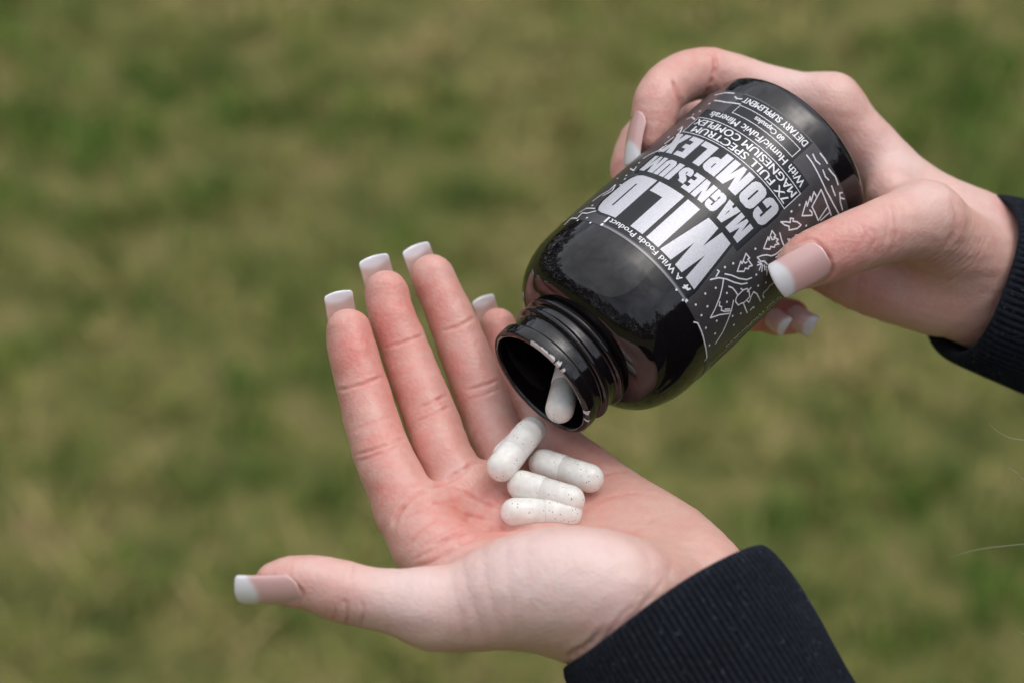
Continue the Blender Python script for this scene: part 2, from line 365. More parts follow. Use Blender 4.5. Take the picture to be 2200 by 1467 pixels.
LCREASE = [
    ([(722, 838), (765, 829), (828, 806)], .45, 4.5), ([(757, 979), (805, 964), (873, 941)], .5, 4.5), ([(762, 992), (812, 976), (868, 952)], .35, 4),
    ([(740, 930), (800, 908), (850, 890)], .12, 4),
    ([(822, 749), (862, 737), (913, 720)], .45, 4.5), ([(900, 876), (935, 860), (966, 844)], .45, 4.5), ([(890, 906), (930, 890), (975, 868)], .35, 4), ([(945, 1040), (985, 1012), (1022, 990)], .5, 5),
    ([(945, 713), (985, 702), (1022, 682)], .45, 4.5), ([(994, 838), (1030, 830), (1074, 815)], .45, 4.5), ([(1004, 858), (1040, 848), (1080, 832)], .3, 4),
    ([(842, 1128), (858, 1098), (885, 1068), (926, 1049)], .9, 6), ([(926, 1049), (968, 1030), (1030, 992)], .8, 6),
    ([(975, 1043), (1000, 1060), (1040, 1080), (1085, 1096)], .5, 5.5),
    ([(928, 1172), (960, 1156), (1010, 1141), (1085, 1134), (1150, 1130)], .8, 6.5), ([(893, 1216), (930, 1205), (985, 1172), (1040, 1148)], .55, 5.5), ([(880, 1205), (930, 1180), (975, 1150)], .35, 4.5),
    ([(870, 1180), (905, 1140), (945, 1112)], .3, 5), ([(900, 1178), (945, 1150), (1005, 1120)], .25, 5), ([(960, 1080), (1000, 1105), (1060, 1118)], .25, 5), ([(860, 1120), (930, 1085), (990, 1075)], .25, 5),
    ([(1358, 1010), (1320, 1012), (1280, 1025)], .5, 6), ([(1250, 1095), (1340, 1060), (1430, 1070)], .2, 6),
    ([(739, 1284), (746, 1312), (744, 1345)], .75, 4.5), ([(773, 1283), (779, 1315), (776, 1350)], .6, 4.5), ([(716, 1290), (720, 1315), (716, 1332)], .4, 4), ([(768, 1207), (760, 1228), (750, 1250)], .45, 6),
    ([(1216, 1412), (1262, 1384), (1300, 1345)], .9, 8), ([(1285, 1390), (1330, 1330), (1370, 1290)], .3, 7), ([(1330, 1350), (1390, 1290), (1430, 1240)], .25, 7),
    ([(1445, 1235), (1438, 1195), (1395, 1160), (1330, 1135)], .3, 9)]
LCREASE.append(([(548, 1240), (585, 1238), (622, 1246), (643, 1262), (651, 1280), (640, 1304)], .55, 4.5))
for pts, dep, w in LCREASE:
    cr = np.maximum(cr, crease(v, n, pts, dep * .8, w * .8))
for x, y, d, r, a in [(745, 735, 14, 44, .7), (772, 872, 8, 42, .5), (820, 1010, -2, 48, .5), (835, 668, 26, 44, .7), (884, 800, 20, 42, .5), (945, 945, 9, 46, .4), (938, 628, 36, 44, .7), (1000, 762, 30, 42, .5), (1050, 905, 22, 46, .4), (640, 1225, -42, 46, .5),
                      (928, 1082, -10, 34, .6), (1010, 1052, -2, 34, .6), (1000, 1110, -8, 50, .4)]:
    v += n * (a * blob(v, x, y, d - 5, r))[:, None]
n = vnormals(v, f)
# lumps of flesh: finger pads between the folds, mounds of the palm
v += n * (0.07 * vnoise(v, 7, 3) + 0.02 * vnoise(v, 2.2, 4))[:, None]
n = vnormals(v, f)
bl = np.full(len(v), .16)
for x, y, d, r, w in [(790, 870, 8, 130, .26), (890, 830, 20, 140, .26), (1010, 800, 30, 140, .26), (752, 742, 12, 80, .48), (835, 662, 24, 80, .48), (935, 625, 34, 80, .42), (1072, 700, 46, 70, .4),
                      (620, 1250, -42, 80, .25), (740, 1290, -42, 70, .28), (830, 1070, -6, 80, .35), (820, 950, 2, 60, .2), (940, 1110, -14, 110, .30), (1060, 1080, 0, 120, .32), (1250, 990, 18, 110, .3), (1010, 1160, -20, 90, .25), (1230, 1080, 0, 120, .22), (960, 960, 8, 80, .2)]:
    bl = np.maximum(bl, 0) + w * blob(v, x, y, d, r)
bl = bl + .17 * cr + .06 * vnoise(v, 5, 6)  # creases redder; tint also stands in for shade in the finest folds
pale_sheen = np.clip(0.9 * blob(v, 1120, 1200, -55, 170) + .8 * blob(v, 870, 1250, -45, 120) + .3 * blob(v, 660, 1210, -45, 70) + .6 * blob(v, 1310, 1215, -50, 120) + .35 * blob(v, 990, 1015, 5, 35) + .3 * blob(v, 905, 1065, -5, 30), 0, .85)  # paler skin; sky sheen on the lit thumb base put into the colour
left_hand = mesh_obj('hand', to_world(v), f, MAT_SKIN, person, attrs={'blush': bl, 'pale_sheen': pale_sheen})
left_hand['label'] = 'open left hand, palm up, holding the white capsules'

def nail(parent, base, tip, normal, width, curve=0.32, flare=0.97, white=0.30, thick=0.55, arch=0.9, under=None):
    """French-tipped square nail; base/tip in lens mm"""
    base = np.asarray(base); tip = np.asarray(tip); fdir = unit(tip - base); nn = np.asarray(normal, float); nn = unit(nn - fdir * (nn @ fdir)); side = np.cross(fdir, nn)
    Lg = np.linalg.norm(tip - base); nu, nv = 19, 30; V = []; C = []
    for sgn, th in ((1, thick * .5), (-1, -thick * .5)):
        for j in range(nv):
            t = j / (nv - 1)
            for i in range(nu):
                u = -1 + 2 * i / (nu - 1)
                start = .20 * (abs(u) ** 3.6); end = 1 - .03 * u * u - .03 * max(0, abs(u) - .85) ** 2 * 44
                q = start + (end - start) * t
                wl = width / 2 * (1 - (1 - flare) * q) * (1 - .10 * (1 - min(1, q / .25)) ** 2)
                hgt = -curve * wl * u * u + arch * math.sin(math.pi * min(1, q * .95)) * .8 - .25 * q
                edge = 1 - .75 * max(0, abs(u) - .86) / .14 if abs(u) > .86 else 1
                if t > .93: edge *= 1 - .6 * (t - .93) / .07
                V.append(base + fdir * (q * Lg) + side * (wl * u) + nn * (hgt + th * edge))
                smile = 1 - white + .20 * white * 2.2 * u * u - .02
                wgt = 1 / (1 + math.exp(-(q - smile) * 55))
                if sgn > 0: pk = np.array([.71, .43, .40])
                else: pk = np.array([.50, .36, .31])
                C.append(pk * (1 - wgt) + (np.array([.84, .82, .83]) if sgn > 0 else np.array([.78, .76, .79])) * wgt)
    V = np.array(V); f1 = grid_faces(nu, nv); m = nu * nv; F = f1.tolist() + [[a + m for a in q[::-1]] for q in f1.tolist()]
    ring = [i for i in range(nu)] + [j * nu + nu - 1 for j in range(1, nv)] + [(nv - 1) * nu + i for i in range(nu - 2, -1, -1)] + [j * nu for j in range(nv - 2, 0, -1)]
    for a, b in zip(ring, ring[1:] + ring[:1]): F.append([b, a, a + m, b + m])
    o = mesh_obj('nail', to_world(V), F, MAT_NAIL, parent, attrs={'tint': np.array(C)})
    return o
nail(left_hand, P(747, 758, 27.5), P(721, 627, 24.5), (-.5, .1, -.86), 9.6, white=.16)
nail(left_hand, P(836, 682, 38.5), P(797, 551, 35.5), (-.42, .12, -.9), 10.0, white=.16)
nail(left_hand, P(937, 655, 48.5), P(887, 528, 45.5), (-.45, .12, -.88), 9.6, white=.16)
nail(left_hand, P(1072, 747, 57), P(1033, 638, 54.5), (-.4, .12, -.9), 7.8, white=.16)
o = nail(left_hand, P(645, 1275, -43.6), P(505, 1278, -41.4), (0, -.60, .80), 10.8, white=.34, curve=.40, arch=.6)
o['label'] = 'thumb nail with a white French tip'

# ---- right hand, gripping the bottle
RH = Hand(
    palm=[(chain([(1783, 229, 58, 66), (1865, 318, 60, 66), (1955, 412, 60, 72), (2072, 474, 62, 74), (2300, 570, 90, 88)]), 8),
          (chain([(1775, 300, 78, 62), (1880, 400, 74, 70), (1990, 480, 70, 78), (2080, 540, 68, 80)]), 10),
          (chain([(1790, 400, 86, 60), (1890, 470, 80, 66), (2000, 550, 72, 76)]), 10),
          (chain([(1745, 555, 66, 56), (1800, 584, 60, 61), (1882, 602, 56, 80), (2005, 628, 55, 92), (2080, 650, 60, 88), (2290, 745, 88, 96)]), 10),
          (chain([(1985, 475, 30, 80), (2040, 520, 40, 86), (2095, 565, 52, 92), (2150, 590, 62, 90)]), 9),
          (chain([(1915, 420, 46, 55), (1960, 470, 44, 66)]), 9),
          (chain([(2080, 560, 62, 95), (2290, 655, 90, 105)]), 10)],
    fingers=[(chain([(1398, 297, 40, 40), (1404, 262, 41, 48), (1414, 215, 43, 52), (1447, 178, 50, 54), (1508, 158, 57, 56), (1570, 172, 59, 57), (1640, 194, 60, 57), (1720, 216, 60, 60), (1783, 229, 58, 66)]), 5),
             (chain([(1366, 380, 50, 50), (1366, 352, 53, 54), (1400, 290, 64, 56), (1480, 260, 80, 56), (1620, 270, 90, 56), (1775, 300, 80, 62)]), 5),
             (chain([(1700, 680, 70, 38), (1660, 676, 72, 42), (1610, 640, 84, 46), (1600, 560, 96, 50), (1660, 460, 102, 54), (1790, 400, 88, 60)]), 5),
             (chain([(1652, 684, 66, 28), (1615, 676, 68, 34), (1600, 640, 78, 40), (1640, 590, 92, 44), (1745, 555, 70, 54)]), 5),
             (chain([(1702, 577, 14, 45), (1738, 559, 13, 60.5), (1800, 535, 13.5, 66), (1862, 510, 16, 69), (1922, 490, 21, 74), (1985, 475, 30, 81)]), 5)])
v, f = RH.mesh()
v = smooth_mesh(v, f, 4); n = vnormals(v, f)
cr = np.zeros(len(v))
RCREASE = [([(1536, 112), (1538, 140), (1528, 180), (1508, 214)], .7, 6, None, None), ([(1444, 170), (1455, 195), (1461, 225), (1455, 258)], .8, 5, None, None),
           ([(1905, 425), (1923, 460), (1925, 510), (1905, 560)], .4, 6, None, 40), ([(1890, 432), (1906, 470), (1905, 520)], .25, 5, None, 40), ([(1870, 490), (1880, 510), (1870, 540)], .25, 5, None, 40), ([(1850, 480), (1858, 505), (1850, 530)], .2, 5, None, 40),
           ([(2040, 420), (2054, 455), (2050, 500), (2020, 545)], .5, 8, None, None)]
RCREASE.append(([(1690, 536), (1722, 519), (1748, 517), (1772, 540), (1790, 574), (1780, 600), (1745, 622)], .55, 4.5, None, 40))
for k in range(7):
    o_ = k * 15
    RCREASE.append(([(1925 + o_ * .5, 560 + o_ * .62), (1990 + o_ * .45, 560 + o_ * .55), (2045 + o_ * .55, 520 + o_ * .45), (2075 + o_ * .6, 468 + o_ * .25)], .17, 4.5, None, None))
for pts, dep, w, a, b in RCREASE:
    cr = np.maximum(cr, crease(v, n, pts, dep * .85, w * .85, dmin=a, dmax=b) * (dep / .5))
v += n * (0.07 * vnoise(v, 7, 31) + 0.02 * vnoise(v, 2.2, 41))[:, None]
bl = .14 + .06 * vnoise(v, 5, 61) + .2 * cr  # fold lines reddened, with some of their shade put into the tint
for x, y, d, r, w in [(1400, 280, 38, 80, .36), (1440, 180, 46, 60, .25), (1510, 130, 52, 60, .35), (1370, 360, 48, 60, .45), (1800, 530, 6, 90, .34), (1760, 520, 8, 60, .2), (1880, 500, 8, 60, .2), (1640, 190, 55, 80, .2), (1690, 680, 66, 80, .75), (1850, 640, 50, 90, .3), (2170, 450, 55, 50, .5), (1880, 320, 50, 60, .2), (1620, 690, 66, 60, .6)]:
    bl = bl + w * blob(v, x, y, d, r)
pale_sheen = np.clip(.45 * blob(v, 1990, 415, 22, 60) + .6 * blob(v, 1700, 150, 55, 90) + .6 * blob(v, 1930, 340, 50, 80) + .4 * blob(v, 2080, 450, 55, 90), 0, .8)  # lit knuckles and back of hand lightened, sky sheen in the colour
right_hand = mesh_obj('hand', to_world(v), f, MAT_SKIN, person, attrs={'blush': bl, 'pale_sheen': pale_sheen})
right_hand['label'] = 'right hand gripping the tilted black bottle'
o = nail(right_hand, P(1776, 548, 3.9), P(1664, 610, 7.2), (-.05, -.10, 1), 11.4, white=.30, curve=.40, arch=.55)
o['label'] = 'thumb nail with a white French tip'
nail(right_hand, P(1369, 240, 36.8), P(1348, 356, 35.6), (-.87, .05, .48), 9.0, white=.42)
nail(right_hand, P(1690, 672, 65), P(1748, 706, 63), (.25, -.5, .8), 8)
nail(right_hand, P(1648, 676, 61), P(1690, 706, 59), (.25, -.5, .8), 7)

# ---- sleeves
def sleeve(px, py, d, axis, major, ra, rb, ribs, cuff_len, total, grow, label, seed, sag=0):
    """cuff mouth centre, axis pointing up the arm, major half-axis direction; radii mm"""
    c = P(px, py, d); axis = unit(axis); major = np.asarray(major, float); major = unit(major - axis * (major @ axis)); minor = np.cross(axis, major)
    if minor[2] < 0: minor = -minor
    nt_ = ribs * 8; th = np.linspace(0, 2 * np.pi, nt_, endpoint=False)
    def ring(s, k, rib, wob=0.0):
        r = 1 + wob
        rr = rib * np.abs(np.cos(th * ribs / 2)) ** .8
        A = ra * k * r + rr; B = rb * k * r + rr
        pos = c + axis * s + (np.cos(th) * A)[:, None] * major + (np.sin(th) * B)[:, None] * minor
        return pos
    g = np.random.default_rng(seed); ph = g.uniform(0, 6.28, 6)
    def wob(s): return .018 * np.sin(th * 2 + ph[0] + s * .05) + .012 * np.sin(th * 3 + ph[1] - s * .07) + .006 * np.sin(th * 5 + ph[2] + s * .12)
    def lip(s): return (.7 * np.sin(th * 2 + ph[3]) + .5 * np.sin(th * 3 + ph[4]))
    rows = []
    for s, inset, rib in ((40, 3.0, 0), (15, 3.0, 0), (4, 2.8, 0), (1.3, 2.2, 0), (0.35, 1.4, .05), (0, .7, .1), (0.3, .2, .2), (1.1, -.05, .35)):
        p = ring(s, 1 - inset / ra, rib, wob(s)); p += axis * lip(s)[:, None] * 1.0; rows.append(p)
    for s in np.linspace(2.5, cuff_len, 36):
        p = ring(s, 1 + grow * s / 100 + .015 * math.sin(s * .11), .5 + .55 * min(1, s / 6), wob(s)); p += axis * (lip(s) * max(0, 1 - s / 40))[:, None]; rows.append(p)
    V = np.vstack(rows); F = grid_faces(nt_, len(rows), True)
    srows = []; ks = 1 + grow * cuff_len / 100
    th_s = th[::8]
    def ring2(s, k):
        w = .02 * np.sin(th_s * 2 + ph[0] + s * .03) + .03 * np.sin(s * .09 + th_s + ph[1])
        return c + axis * s + (np.cos(th_s) * ra * k * (1 + w))[:, None] * major + (np.sin(th_s) * rb * k * (1 + w))[:, None] * minor + np.array([0, -1, 0]) * 0
    for i, s in enumerate(np.linspace(cuff_len - 2, total, 40)):
        q = i / 39; k = ks * (0.98 + .34 * (1 - math.exp(-q * 7)) + .25 * q)
        srows.append(ring2(s, k))
    SV = np.vstack(srows); SF = grid_faces(len(th_s), len(srows), True).tolist()
    nb = len(SV); SV = np.vstack([SV, srows[-1].mean(0)]); last = (len(srows) - 1) * len(th_s)
    for i in range(len(th_s)): SF.append([last + i, last + (i + 1) % len(th_s), nb])
    so = mesh_obj('sleeve', to_world(SV), SF, MAT_KNIT, person); so['label'] = label
    mesh_obj('cuff', to_world(V), F, MAT_KNIT, so)
    nl = 420; pick = g.integers(7 * nt_, len(V), nl); p0 = V[pick]; cen = c + axis * ((p0 - c) @ axis)[:, None]; out = p0 - cen; out /= np.linalg.norm(out, axis=1)[:, None]
    tg = g.normal(size=(nl, 3)); tg -= out * np.einsum('ij,ij->i', tg, out)[:, None]; tg /= np.linalg.norm(tg, axis=1)[:, None]; bn = np.cross(out, tg); ln = g.uniform(.5, 2.0, nl)[:, None]
    p0 = p0 + out * .9; wl = .06; LV = np.stack([p0 - bn * wl, p0 + bn * wl, p0 + tg * ln * .5 + out * .35 + bn * wl, p0 + tg * ln * .5 + out * .35 - bn * wl, p0 + tg * ln + bn * .3 * ln + out * .1], 1).reshape(-1, 3)
    LF = [q for i in range(0, nl * 5, 5) for q in ([i, i + 1, i + 2, i + 3], [i + 3, i + 2, i + 4])]
    lo_ = mesh_obj('lint', to_world(LV), LF, MAT_LINT, so, smooth=False); lo_['kind'] = 'stuff'
sleeve(1425, 1306, -31, (.53, -.85, .23), (.88, .475, 0), 31.6, 31.0, 108, 62, 262, .10, 'black sleeve of the arm under the open palm', 3)
sleeve(2086, 594, 60, (.90, -.30, -.36), (-.38, -.92, 0), 26.5, 23.0, 80, 60, 245, .12, 'black sleeve of the arm holding the bottle', 5)

# ---- the rest of the clothes, beside the frame
def mm(x, y, dz, r): return (x, y, CAM_H * 1000 + dz, r)
def ch_w(*p): return catmull(np.array(p, float), 3)
shirt = Hand(palm=[(ch_w(mm(350, 250, -335, 62), mm(435, 405, -315, 66), mm(520, 560, -335, 62)), 60),
                   (ch_w(mm(400, 320, -380, 95), mm(415, 330, -560, 100), mm(440, 345, -760, 105)), 60), (ch_w(mm(475, 480, -380, 95), mm(485, 470, -560, 100), mm(495, 455, -760, 105)), 60),
                   (ch_w(mm(430, 405, -420, 100), mm(450, 400, -600, 105), mm(465, 400, -770, 108)), 60)],
             fingers=[(ch_w(mm(185, 325, -580, 50), mm(260, 285, -470, 58), mm(350, 250, -350, 66)), 60), (ch_w(mm(350, 650, -515, 48), mm(430, 610, -430, 56), mm(520, 560, -350, 64)), 60)])
v, f = shirt.mesh(7.0); v = smooth_mesh(v, f, 2); v += vnormals(v, f) * (5 * vnoise(v, 90, 71) + 2.5 * vnoise(v, 35, 72))[:, None]
mesh_obj('sweatshirt', v * .001, f, MAT_KNIT, person)
H_ = CAM_H * 1000
legs = Hand(palm=[(ch_w((455, 350, H_ - 770, 92), (470, 320, H_ - 1000, 78), (480, 300, 480, 62), (490, 290, 90, 55)), 40), (ch_w((490, 450, H_ - 770, 92), (510, 470, H_ - 1000, 78), (520, 480, 480, 62), (525, 490, 90, 55)), 40)], fingers=[])
v, f = legs.mesh(8.0); v = smooth_mesh(v, f, 2); mesh_obj('trousers', v * .001, f, simple_mat('dark_denim', (.018, .022, .035), .9), person)
for a, b in (((470, 292), (370, 320)), ((505, 492), (405, 520))):
    sh = Hand(palm=[(ch_w((a[0] + 25, a[1] - 5, 45, 38), (a[0] - 30, a[1] + 10, 42, 40), (b[0], b[1], 34, 32)), 10)], fingers=[])
    v, f = sh.mesh(5.0); v[:, 2] = np.maximum(v[:, 2], 2); mesh_obj('shoe', v * .001, f, simple_mat('shoe_leather', (.03, .03, .03), .6), person)

# ---- stray hair
def tube(pts, r, sides=6, taper=True):
    pts = catmull(pts, 6); V = []; m = len(pts)
    for i, p in enumerate(pts):
        t = unit(pts[min(i + 1, m - 1)] - pts[max(i - 1, 0)]); a = unit(np.cross(t, [0.3, 0.2, 0.93])); b = np.cross(t, a)
        rr = r * (0.3 + 0.7 * min(1, i / m * 3)) if taper else r
        for k in range(sides):
            an = 2 * math.pi * k / sides; V.append(p + rr * (math.cos(an) * a + math.sin(an) * b))
    return np.array(V), grid_faces(sides, m, True).tolist()
hv, hf = [], []
for st in ([(2040, 1197, -30), (2090, 1182, -30), (2150, 1173, -30), (2230, 1168, -30), (2400, 1180, -40)], [(2124, 909, -20), (2150, 930, -20), (2180, 942, -20), (2240, 944, -20), (2380, 920, -30)], [(2165, 1003, -20), (2185, 1015, -20), (2215, 1035, -20), (2380, 1080, -30)], [(2185, 1352, -30), (2200, 1362, -30), (2230, 1372, -30), (2380, 1380, -40)]):
    a, b = tube([P(*q) for q in st], 0.075); hf += [[i + sum(map(len, hv)) for i in q] for q in b]; hv.append(a)
ho = mesh_obj('hair', to_world(np.vstack(hv)), hf, simple_mat('blond_hair', (.36, .34, .24), .4), person); ho['label'] = 'a few stray blond hairs'

# ------------------------------------------------------------------ the bottle
tl = R_(23); BO = P(1160, 823, 5)
BAX = unit([.745 * math.cos(tl), .666 * math.cos(tl), -math.sin(tl)])
E1 = np.array([.666, -.745, 0]); E1 = unit(E1 - BAX * (E1 @ BAX)); E2 = np.cross(BAX, E1); E2 = E2 if E2[2] > 0 else -E2
BR = 30.15
def bpos(phi, z, r):
    phi, z, r = np.broadcast_arrays(np.asarray(phi, float), np.asarray(z, float), np.asarray(r, float))
    return BO + z[..., None] * BAX + (r * np.sin(phi))[..., None] * E1 + (r * np.cos(phi))[..., None] * E2
def lab(px, py):
    """photo pixel -> (u, z) on the label's cylinder, mm; u runs in the reading direction"""
    d = unit(P(px, py, 0)); dp = d - BAX * (d @ BAX); op = -BO + BAX * (BO @ BAX)
    A = dp @ dp; B = 2 * dp @ op; C = op @ op - BR * BR; q = max(B * B - 4 * A * C, 0)
    p = d * ((-B - math.sqrt(q)) / 2 / A) - BO
    return -math.atan2(p @ E1, p @ E2) * BR, p @ BAX
bottle = empty('pill_bottle', to_world(BO), 'glossy black supplement bottle tipped over the palm, lid off, silver printed label', 'bottle')
def lathe(name, prof, mat, parent, seg=160, jitter=None):
    pr = np.asarray(prof, float); th = np.linspace(0, 2 * np.pi, seg, endpoint=False)
    # the thread climbs round the neck
    V = np.vstack([bpos(th, z - 1.3 * np.sin(th) * (math.exp(-((z - 9.0) / 2.2) ** 2) if i > 20 else 0), r) for i, (z, r) in enumerate(pr)])
    return mesh_obj(name, to_world(V), grid_faces(seg, len(pr), True), mat, parent)
mblack, t_, b_ = node_mat('black_plastic')
rn_ = t_.nodes.new('ShaderNodeTexNoise'); rn_.inputs['Scale'].default_value = 130; rn_.inputs['Detail'].default_value = 8; rn_.inputs['Roughness'].default_value = .7; rr_ = t_.nodes.new('ShaderNodeMapRange'); rr_.inputs[1].default_value = .35; rr_.inputs[2].default_value = .75; rr_.inputs[3].default_value = .03; rr_.inputs[4].default_value = .11; t_.links.new(rn_.outputs['Fac'], rr_.inputs[0]); t_.links.new(rr_.outputs[0], b_.inputs['Roughness'])
b_.inputs['Base Color'].default_value = (0.0065, 0.0050, 0.0058, 1); b_.inputs['Roughness'].default_value = 0.07; b_.inputs['IOR'].default_value = 1.52; b_.inputs['Specular IOR Level'].default_value = .5
tc_ = t_.nodes.new('ShaderNodeTexCoord'); n_ = t_.nodes.new('ShaderNodeTexNoise'); n_.inputs['Scale'].default_value = 55; n_.inputs['Detail'].default_value = 2
bu_ = t_.nodes.new('ShaderNodeBump'); bu_.inputs['Strength'].default_value = .05; bu_.inputs['Distance'].default_value = .002
t_.links.new(tc_.outputs['Object'], rn_.inputs['Vector']); t_.links.new(tc_.outputs['Object'], n_.inputs['Vector']); t_.links.new(n_.outputs['Fac'], bu_.inputs['Height']); t_.links.new(bu_.outputs[0], b_.inputs['Normal'])
def densify(p, n=4): return [tuple(q) for q in catmull(np.array(p, float), n)]
prof = [(104, 0.01), (104, 20), (100, 26.5), (60, 28.0), (34, 27.8)] + densify([(30, 27.4), (24, 25.6), (19, 22), (15.5, 17.5), (12, 16.6)], 5) + [(6, 16.5), (1.0, 16.5)]
prof += densify([(1.0, 16.5), (0.25, 16.7), (0, 17.0), (0, 17.7), (0.25, 18.15), (0.8, 18.4)], 3) + densify([(0.8, 18.4), (3.0, 18.5), (3.8, 18.4), (4.2, 18.0), (4.5, 17.5), (5.0, 17.4)], 3)[1:]
prof += [(6.6, 17.4)] + densify([(7.4, 17.4), (7.8, 17.6), (8.4, 18.6), (9.0, 18.9), (9.6, 18.7), (10.3, 17.7), (10.7, 17.45)], 3) + [(11.4, 17.45), (12.6, 17.45)]
prof += densify([(12.7, 17.45), (13.1, 17.7), (13.6, 18.8), (14.2, 19.15), (14.8, 19.0), (15.2, 18.3), (15.5, 18.0)], 3) + densify([(15.5, 18.0), (15.7, 18.1), (16.0, 19.2), (16.4, 20.8), (17.3, 22.8), (18.8, 24.7), (21.2, 26.7), (24.6, 28.35), (28.5, 29.5), (32.5, 30.0), (36, 30.08)], 5)[1:]
prof += [(60, 30.08), (104, 30.08)] + densify([(106, 30.08), (109.0, 29.8), (110.8, 28.9), (111.8, 27.4), (112, 25.5)], 5) + [(111.6, 23.5), (110.5, 21), (110, 12), (110, 0.01)]
body = lathe('body', prof, mblack, bottle, 220)

# silver remains of the peeled seal on the lip
mfoil = simple_mat('foil_residue', (.30, .295, .29), .5, **{'Metallic': .35})
g = np.random.default_rng(5); seg = 420; th = np.linspace(0, 2 * np.pi, seg, endpoint=False)
ri = 16.75 + .12 * np.interp(np.arange(seg) % 37, [0, 18, 36], [0, 1, 0]) + g.normal(0, .04, seg)
wd = np.clip(.26 + .24 * np.sin(th * 3 + 1) + .22 * np.sin(th * 11) + g.normal(0, .16, seg), .10, 1.0)
wd[(np.sin(th * 2 - .3) > .93)] *= .2
inner = bpos(th, -.035 * np.ones(seg), ri); outer = bpos(th, -.035 * np.ones(seg), np.minimum(ri + wd, 17.6))
res = mesh_obj('seal_residue', to_world(np.vstack([inner, outer])), grid_faces(seg, 2, True), mfoil, bottle, smooth=False)
mtorn = simple_mat('torn_paper', (.58, .57, .56), .55)
for phd, wdeg, hgt in ((-30, 6, .5), (-20, 5, .9), (-11, 4, 1.2), (-3, 2.6, 1.9), (4, 1.6, 1.2), (54, 2.4, 1.5), (66, 1.6, .7)):
    k = 14; ths = np.radians(phd) + np.radians(np.linspace(-wdeg, wdeg, k)); hh = hgt * np.sqrt(np.clip(1 - np.linspace(-1, 1, k) ** 2, 0, 1)) * g.uniform(.55, 1.25, k)
    ls = [(-.05 * np.ones(k), 16.95 + .25 * g.random(k)), (-.08 * np.ones(k), 17.85 + 0 * hh), (.12 * np.ones(k), 18.46 + 0 * hh), (.16 + .62 * hh, 18.60 + .05 * hh), (.10 + .62 * hh, 18.66 + .05 * hh)]
    mesh_obj('torn_foil', to_world(np.vstack([bpos(ths, z_, r_) for z_, r_ in ls])), grid_faces(k, 5), mtorn, bottle, smooth=False)

# ---- label
def label_material():
    m, t, b = node_mat('label_grey'); N = t.nodes.new; L = t.links.new
    tc = N('ShaderNodeTexCoord'); n = N('ShaderNodeTexNoise'); n.inputs['Scale'].default_value = 2500; L(tc.outputs['Object'], n.inputs['Vector'])
    r = N('ShaderNodeValToRGB'); e = r.color_ramp.elements; e[0].position = .3; e[0].color = (.058, .054, .056, 1); e[1].position = .8; e[1].color = (.10, .093, .095, 1)
    L(n.outputs['Fac'], r.inputs[0]); L(r.outputs[0], b.inputs['Base Color']); b.inputs['Metallic'].default_value = .35; b.inputs['Roughness'].default_value = .30; b.inputs['Specular IOR Level'].default_value = .5
    return m
def label_black():
    return simple_mat('label_black', (.006, .0065, .009), .20, **{'Specular IOR Level': .42})
def silver():
    m, t, b = node_mat('silver_ink'); N = t.nodes.new; L = t.links.new
    tc = N('ShaderNodeTexCoord'); n = N('ShaderNodeTexNoise'); n.inputs['Scale'].default_value = 2600; L(tc.outputs['Object'], n.inputs['Vector'])
    r = N('ShaderNodeValToRGB'); e = r.color_ramp.elements; e[0].position = .3; e[0].color = (.50, .50, .53, 1); e[1].position = .75; e[1].color = (.66, .66, .70, 1)
    L(n.outputs['Fac'], r.inputs[0]); L(r.outputs[0], b.inputs['Base Color']); b.inputs['Metallic'].default_value = .3; b.inputs['Roughness'].default_value = .42
    return m
M_LBL, M_BLK, M_SIL = label_material(), label_black(), silver()
M_INK = simple_mat('white_ink', (.80, .80, .83), .4, **{'Metallic': .15})
M_DIM = simple_mat('fine_print_ink', (.20, .20, .20), .5)
Z0, Z1 = 37.4, 102.3
ths = np.linspace(0, 2 * np.pi, 300, endpoint=False)
rows = [(Z0, BR - .05), (Z0, BR), (Z0 + .05, BR + .02)] + [(z, BR + .02) for z in np.linspace(Z0 + 1, Z1 - 1, 12)] + [(Z1 - .05, BR + .02), (Z1, BR), (Z1, BR - .05)]
label_ob = mesh_obj('label', to_world(np.vstack([bpos(ths, z, r) for z, r in rows])), grid_faces(300, len(rows), True), M_LBL, bottle)

def wrap(name, verts2, faces, mat, lift, step=1.0, parent=None):
    """flat art in (u, z) mm -> cut into strips and laid on the label"""
    bm = bmesh.new(); vs = [bm.verts.new((float(x), float(y), 0)) for x, y in verts2]
    for q in faces:
        try: bm.faces.new([vs[i] for i in q])
        except ValueError: pass
    lo, hi = verts2[:, 0].min(), verts2[:, 0].max()
    for c in np.arange(math.floor(lo) + step, hi, step):
        bmesh.ops.bisect_plane(bm, geom=bm.verts[:] + bm.edges[:] + bm.faces[:], plane_co=(c, 0, 0), plane_no=(1, 0, 0), dist=1e-5)
    bmesh.ops.triangulate(bm, faces=bm.faces[:])
    bm.verts.ensure_lookup_table(); bm.verts.index_update()
    a = np.array([v.co[:2] for v in bm.verts]); fc = [[v.index for v in q.verts] for q in bm.faces]; bm.free()
    V = bpos(-a[:, 0] / BR, a[:, 1], BR + lift)
    o = mesh_obj(name, to_world(V), fc, mat, parent or label_ob, smooth=False)
    me = o.data; nrm = np.array([np.array(p.normal) for p in me.polygons])
    c = np.array([np.array(p.center) for p in me.polygons])
    w = to_world(BO); axw = CMn[:3, :3] @ BAX; rad = c - w; rad -= (rad @ axw)[:, None] * axw
    if (np.einsum('ij,ij->i', nrm, rad) < 0).mean() > .5: me.flip_normals()
    return o
